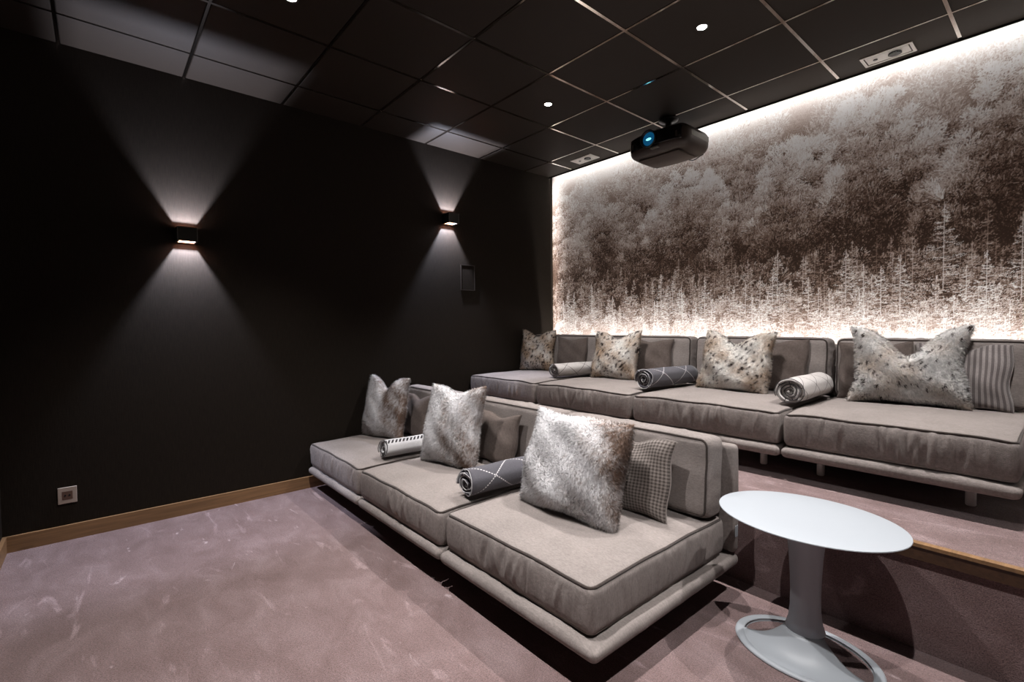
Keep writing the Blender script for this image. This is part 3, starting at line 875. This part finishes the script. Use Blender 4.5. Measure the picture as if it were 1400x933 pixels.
def fur_pale(seed, W, Hh, bias=0.0, ug=.44):
    """pale silver tips over brown undercoat, brown along one flank and the seams"""
    ph = np.random.default_rng(seed + 99).uniform(0, 6.28, 8)
    pale, mid, brown = (np.array(srgb(*c)[:3]) for c in ((246, 244, 246), (212, 204, 202), (140, 116, 102)))
    def f(P, N, g):
        u, v = P[:, 0] / (W / 2), P[:, 2] / Hh * 2 - 1
        k = .26 + bias + ug * u + .20 * np.sin(4 * P[:, 2] / Hh + 3 * u + ph[0]) + .20 * np.sin(9 * u + 6 * v + ph[1]) * np.sin(5 * v + ph[2])
        k = k + .5 * np.clip(np.abs(u) - .8, 0, 1) + .4 * np.clip(np.abs(v) - .8, 0, 1) + g.normal(0, .14, len(P))
        k = np.clip((k - .35) / .55, 0, 1)
        t = np.where((k < .5)[:, None], lerp(pale, mid, np.clip(k * 2, 0, 1)), lerp(mid, brown, np.clip(k * 2 - 1, 0, 1)))
        t = t * g.uniform(.85, 1.08, len(P))[:, None]
        return np.clip(t * .82, 0, 1), np.clip(t, 0, 1)
    return f

def fur_spotted(seed, W, Hh, grey=0.0, bias=0.0):
    """cream lynx-like fur with tan patches and dark flecks"""
    ph = np.random.default_rng(seed + 77).uniform(0, 6.28, 12)
    g0 = np.random.default_rng(seed + 5)
    ns = 150 if grey else 260
    sp = np.stack([g0.uniform(-W / 2, W / 2, ns), g0.uniform(0, Hh, ns)], 1)
    sr = g0.uniform(.0028, .0075, ns); el = g0.uniform(.6, 2.4, ns)
    cream, tan, dark = (np.array(srgb(*c)[:3]) for c in ((250, 246, 241), (196, 170, 146), (70, 58, 54)))
    cream = cream * (1 - grey) + np.array(srgb(240, 238, 238)[:3]) * grey
    def f(P, N, g):
        u, v = P[:, 0] / (W / 2), P[:, 2] / Hh * 2 - 1
        k = .35 + .35 * np.sin(3.3 * u + 2.1 * v + ph[0]) * np.sin(2.9 * v + ph[1]) + .25 * np.sin(8 * u + ph[2]) * np.sin(7 * v + ph[3]) + .5 * np.clip(np.abs(u) - .82, 0, 1) + g.normal(0, .12, len(P))
        t = lerp(cream, tan, np.clip((k + bias - .18) * 1.2, 0, 1) * (1 - .35 * grey))
        dx = (P[:, None, 0] - sp[None, :, 0]) ; dz = (P[:, None, 2] - sp[None, :, 1]) / el
        m = (np.sqrt(dx ** 2 + dz ** 2) / sr).min(1) < 1
        m &= g.random(len(P)) < .85
        t = np.where(m[:, None], dark, t) * g.uniform(.82, 1.1, len(P))[:, None]
        return np.clip(t * .8, 0, 1), np.clip(t, 0, 1)
    return f

def place(BL, BR, z):
    BL, BR = np.array(BL), np.array(BR)
    c = (BL + BR) / 2; d = BR - BL
    return (c[0], c[1], z), math.atan2(d[1], d[0])

def fur_pillow(BL, BR, z, Hh, lean, T, seed, label, group, colf, chop=.12, W=None, nb=11000, length=.026, concave=.08, ear=0.0, wd=.0016, lump=.010):
    loc, yaw = place(BL, BR, z)
    W = W or math.dist(BL, BR)
    t = thing('fur_pillow', label, 'pillow', loc, group=group, rot=(-lean, 0, yaw))
    V, F, UV = pillow_pts(W, Hh, T, 40, seed, chop, concave, lump, ear)
    cf = colf(seed, W, Hh)
    c0, c1 = cf(V, None, np.random.default_rng(1))
    mk('pillow_body', V, F, M['furskin'], t, True, uv=UV, vcol=np.clip(c0 * 1.0, 0, 1))
    fur_on(V, F, nb, length, cf, seed, t, wd)
    return t

def cloth_pillow(cx, y, z, W, Hh, lean, T, seed, mat, label, group, yaw=0.0, chop=.03, lump=.008):
    t = thing('scatter_cushion', label, 'cushion', (cx, y, z), group=group, rot=(-lean, 0, yaw))
    V, F, UV = pillow_pts(W, Hh, T, 36, seed, chop, .05, lump)
    b = mk('cover', V, F, mat, t, True, uv=UV)
    n = 36
    ring = list(range(n)) + [k * n + n - 1 for k in range(1, n)] + [(n - 1) * n + k for k in range(n - 2, -1, -1)] + [k * n for k in range(n - 2, 0, -1)]
    MB().tube([V[i] for i in ring], .003, 5, True).build('seam', mat, t, True)
    return t

ZF, ZB = .362, ZP + .362
GP, GQ = 'pale fur pillows on the front row', 'spotted fur pillows on the rear row'
fur_pillow((.075, -2.27), (.500, -2.15), ZF, .485, .20, .17, 101, 'grey-brown fur pillow on the front row by the dark wall', GP, lambda s, w, h: fur_pale(s, w, h, .26, .12), .085, nb=22000, length=.015)
fur_pillow((1.055, -2.30), (1.500, -2.20), ZF, .510, .24, .17, 102, 'pale fur pillow between the two rolled throws on the front row', GP, lambda s, w, h: fur_pale(s, w, h, .08, .40), .045, nb=26000, length=.016)
fur_pillow((2.020, -2.295), (2.590, -2.275), ZF, .465, .34, .22, 103, 'large silvery fur pillow nearest the camera on the front row', GP, fur_pale, .0, nb=42000, length=.017, wd=.0015, lump=.018)
fur_pillow((.045, -.54), (.425, -.43), ZB, .425, .16, .15, 111, 'spotted fur pillow on the rear row by the dark wall', GQ, lambda s, w, h: fur_spotted(s, w, h, 0, .38), .07, nb=16000, length=.013)
fur_pillow((1.045, -.60), (1.500, -.57), ZB, .425, .26, .15, 112, 'spotted fur pillow left of the rolled grey throw on the rear row', GQ, lambda s, w, h: fur_spotted(s, w, h, 0, .24), .07, nb=18000, length=.013)
fur_pillow((2.05, -.61), (2.545, -.635), ZB, .430, .30, .16, 113, 'cream and tan fur pillow beside the rear white throw nearest the table', GQ, lambda s, w, h: fur_spotted(s, w, h, 0, .12), .09, nb=24000, length=.017)
fur_pillow((2.955, -.57), (3.49, -.50), ZB, .455, .22, .15, 114, 'large pinched cream fur pillow with dark flecks at the right of the rear row', GQ,
           lambda s, w, h: fur_spotted(s, w, h, .6), .15, nb=36000, length=.021, concave=.18)

GC = 'plain grey-brown scatter cushions'
cloth_pillow(.40, -2.00, ZF, .36, .335, .22, .12, 201, M['plainc'], 'grey-brown scatter cushion behind the fur pillow by the dark wall, front row', GC)
cloth_pillow(1.42, -2.00, ZF, .39, .325, .24, .13, 202, M['plainc'], 'grey-brown scatter cushion behind the fur pillow between the throws, front row', GC)
cloth_pillow(2.480, -2.025, ZF, .40, .36, .20, .11, 203, M['gingham'], 'gingham checked cushion behind the large silvery fur pillow', 'patterned cushions')
cloth_pillow(.64, -.415, ZB, .38, .345, .12, .10, 204, M['plainc'], 'grey-brown scatter cushion above the white throw by the dark wall, rear row', GC)
cloth_pillow(1.53, -.415, ZB, .38, .345, .12, .10, 205, M['plainc'], 'grey-brown scatter cushion above the rolled grey throw, rear row', GC)
cloth_pillow(2.50, -.415, ZB, .40, .36, .12, .10, 206, M['plainc'], 'grey-brown scatter cushion behind the cream and tan fur pillow, rear row', GC)
cloth_pillow(3.045, -.415, ZB, .36, .345, .12, .10, 207, M['plainc'], 'grey-brown scatter cushion behind the large pinched fur pillow, rear row', GC, lump=.02)
cloth_pillow(3.432, -.415, ZB, .38, .345, .12, .10, 208, M['stripe'], 'striped ticking cushion at the right end of the rear row', 'patterned cushions')

# ------------------------------------------------------------------ rolled throws
def throw(x, y0, ln, z, R, yaw, mat, label, seed, group):
    g = np.random.default_rng(seed)
    t = thing('rolled_throw', label, 'throw', (x, y0, z + R * .93), group=group, rot=(0, 0, yaw))
    turns = 4.2; n = 150; r0 = .010
    th = np.linspace(0, 2 * PI * turns, n)
    r = r0 + (R - r0) * (th / th[-1])
    pitch = (R - r0) / turns
    tk = pitch * .74
    st = g.uniform(0, 6.28)
    rr = r + .0016 * np.sin(3 * th + st) + .001 * np.sin(7.3 * th)
    arc = np.concatenate([[0], np.cumsum(np.hypot(np.diff(r), r[1:] * np.diff(th)))])
    a = th + 2.2 + g.uniform(-.2, .2)
    outer = np.stack([rr * np.cos(a), rr * np.sin(a) * .93], 1)
    inner = np.stack([(rr - tk) * np.cos(a), (rr - tk) * np.sin(a) * .93], 1)
    ring = np.concatenate([outer, inner[::-1]])
    arc2 = np.concatenate([arc, arc[::-1]])
    arcv = arc[-1] - arc2
    m = len(ring); K = 26
    V = []; UV = []
    for k in range(K):
        s = k / (K - 1)
        sc = 1 + .02 * math.sin(9 * s + seed) - .03 * (abs(s - .5) * 2) ** 8
        # layers step in and out a little at the ends
        yy = s * ln + (0.010 * np.sin(arc2 * 23 + seed) if k in (0, K - 1) else 0)
        V.append(np.stack([ring[:, 0] * sc, np.full(m, 0.0) + yy, ring[:, 1] * sc], 1))
        UV.append(np.stack([np.full(m, s * ln), arcv], 1))
    V = np.concatenate(V); UV = np.concatenate(UV)
    i, j = np.meshgrid(np.arange(K - 1), np.arange(m), indexing='ij')
    j2 = (j + 1) % m
    F = np.stack([i * m + j, i * m + j2, (i + 1) * m + j2, (i + 1) * m + j], -1).reshape(-1, 4)
    caps = []
    for k in range(n - 1):
        q = [k, k + 1, m - 2 - k, m - 1 - k]
        caps.append(q[::-1]); caps.append([p + (K - 1) * m for p in q])
    F = np.concatenate([F, np.array(caps)])
    mk('rolled_sheet', V, F, mat, t, True, uv=UV)
    # woven selvedge stitched round the visible end of the roll
    E_ = [(float(p[0]) * .985, -.004 + .010 * math.sin(arc[q] * 23 + seed), float(p[1]) * .985) for q, p in enumerate(outer)]
    MB().tube(E_[8:], .0022, 5).build('selvedge', M['thread_light'] if 'grey' in label else M['thread_dark'], t, True)
    return t

M['thread_light'] = fabric('selvedge_pale', srgb(176, 174, 176), 200)
M['thread_dark'] = fabric('selvedge_charcoal', srgb(60, 56, 58), 200)
M['throw_dark'] = throw_mat('charcoal_throw', srgb(84, 82, 88), srgb(214, 210, 212), .22, .017, True)
M['throw_key'] = throw_mat('white_key_band_throw', srgb(190, 188, 189), srgb(46, 42, 44), band=True)
M['throw_white'] = throw_mat('white_lattice_throw', srgb(196, 190, 187), srgb(84, 76, 76), .17, .016, False)
GT = 'rolled throws'
throw(.865, -2.47, .42, ZF, .066, -.06, M['throw_key'], 'white rolled throw with a dark zigzag band on the front row', 1, GT)
throw(1.835, -2.49, .46, ZF, .080, -.05, M['throw_dark'], 'grey rolled throw with white diamond stitching on the front row', 2, GT)
throw(.875, -.88, .50, ZB, .070, -.10, M['throw_white'], 'white rolled throw on the rear row by the dark wall', 3, GT)
throw(1.862, -.99, .55, ZB, .082, -.06, M['throw_dark'], 'grey rolled throw with white diamond stitching on the rear row', 4, GT)
throw(2.790, -.96, .52, ZB, .084, .02, M['throw_white'], 'white rolled throw with dark lattice lines on the rear row, nearest the table', 5, GT)

# ------------------------------------------------------------------ white oval table
def table():
    t = thing('side_table', 'white oval pedestal side table beside the front sofa', 'table', (3.182, -1.902, 0))
    A, B = .308, .249
    top = MB()
    n = 72
    prof = [(.0, .498), (.25, .4975), (.80, .500), (.955, .5045), (.992, .5085), (1.0, .5105), (.997, .5130), (.985, .5140), (.5, .5142), (0, .5142)]
    v = []; f = []
    for s, z in prof[1:-1]:
        for k in range(n):
            a = 2 * PI * k / n
            v.append((A * s * math.cos(a), B * s * math.sin(a), z))
    m = len(prof) - 2
    for i in range(m - 1):
        for k in range(n):
            k2 = (k + 1) % n
            f.append((i * n + k, i * n + k2, (i + 1) * n + k2, (i + 1) * n + k))
    f.append(tuple(reversed(range(n)))); f.append(tuple(range((m - 1) * n, m * n)))
    top.add(v, f)
    autosmooth(top.build('table_top', M['white'], t), 50)
    st = [(.092, .4990), (.080, .488), (.069, .465), (.062, .43), (.056, .36), (.052, .29), (.050, .22), (.051, .17), (.056, .125), (.066, .090)]
    MB().lathe(st[::-1], 40, sx=1.0, sy=.92).build('stem', M['white'], t, True)
    # foot: oval ring with a web that sweeps up into the stem, open behind the stem
    a2, b2 = .246, .184
    K, n = 14, 96
    def P(s, a):
        ca, sa = math.cos(a), math.sin(a)
        rx = .066 + (a2 * .90 - .066) * s; ry = .0607 + (b2 * .88 - .0607) * s
        z = .009 + .081 * (1 - s) ** 2.6
        return (rx * ca, ry * sa, z)
    V = []; F = []
    for i in range(K + 1):
        for k in range(n):
            V.append(P(i / K, 2 * PI * k / n))
    lim = []
    for k in range(n):
        a = 2 * PI * (k + .5) / n
        lim.append(math.radians(0) < a < math.radians(180) or a > math.radians(350) or a < math.radians(190))
    for i in range(K):
        for k in range(n):
            if lim[k]: continue
            k2 = (k + 1) % n
            F.append((i * n + k, (i + 1) * n + k, (i + 1) * n + k2, i * n + k2))
    o = mk('foot_web', V, F, M['white'], t, True)
    md = o.modifiers.new('thick', 'SOLIDIFY'); md.thickness = .006; md.offset = -1
    R_ = MB(); v = []; f = []
    pr = [(.865, .004), (.865, .0095), (.885, .0125), (.97, .0125), (.995, .008), (1.0, .004), (.99, .0008), (.85, .0008)]
    m = len(pr)
    for k in range(n):
        a = 2 * PI * k / n
        for s, z in pr:
            v.append((a2 * s * math.cos(a), b2 * s * math.sin(a), z))
    for k in range(n):
        k2 = (k + 1) % n
        for i in range(m):
            i2 = (i + 1) % m
            f.append((k * m + i, k2 * m + i, k2 * m + i2, k * m + i2))
    R_.add(v, f)
    autosmooth(R_.build('foot_ring', M['white'], t), 50)
table()
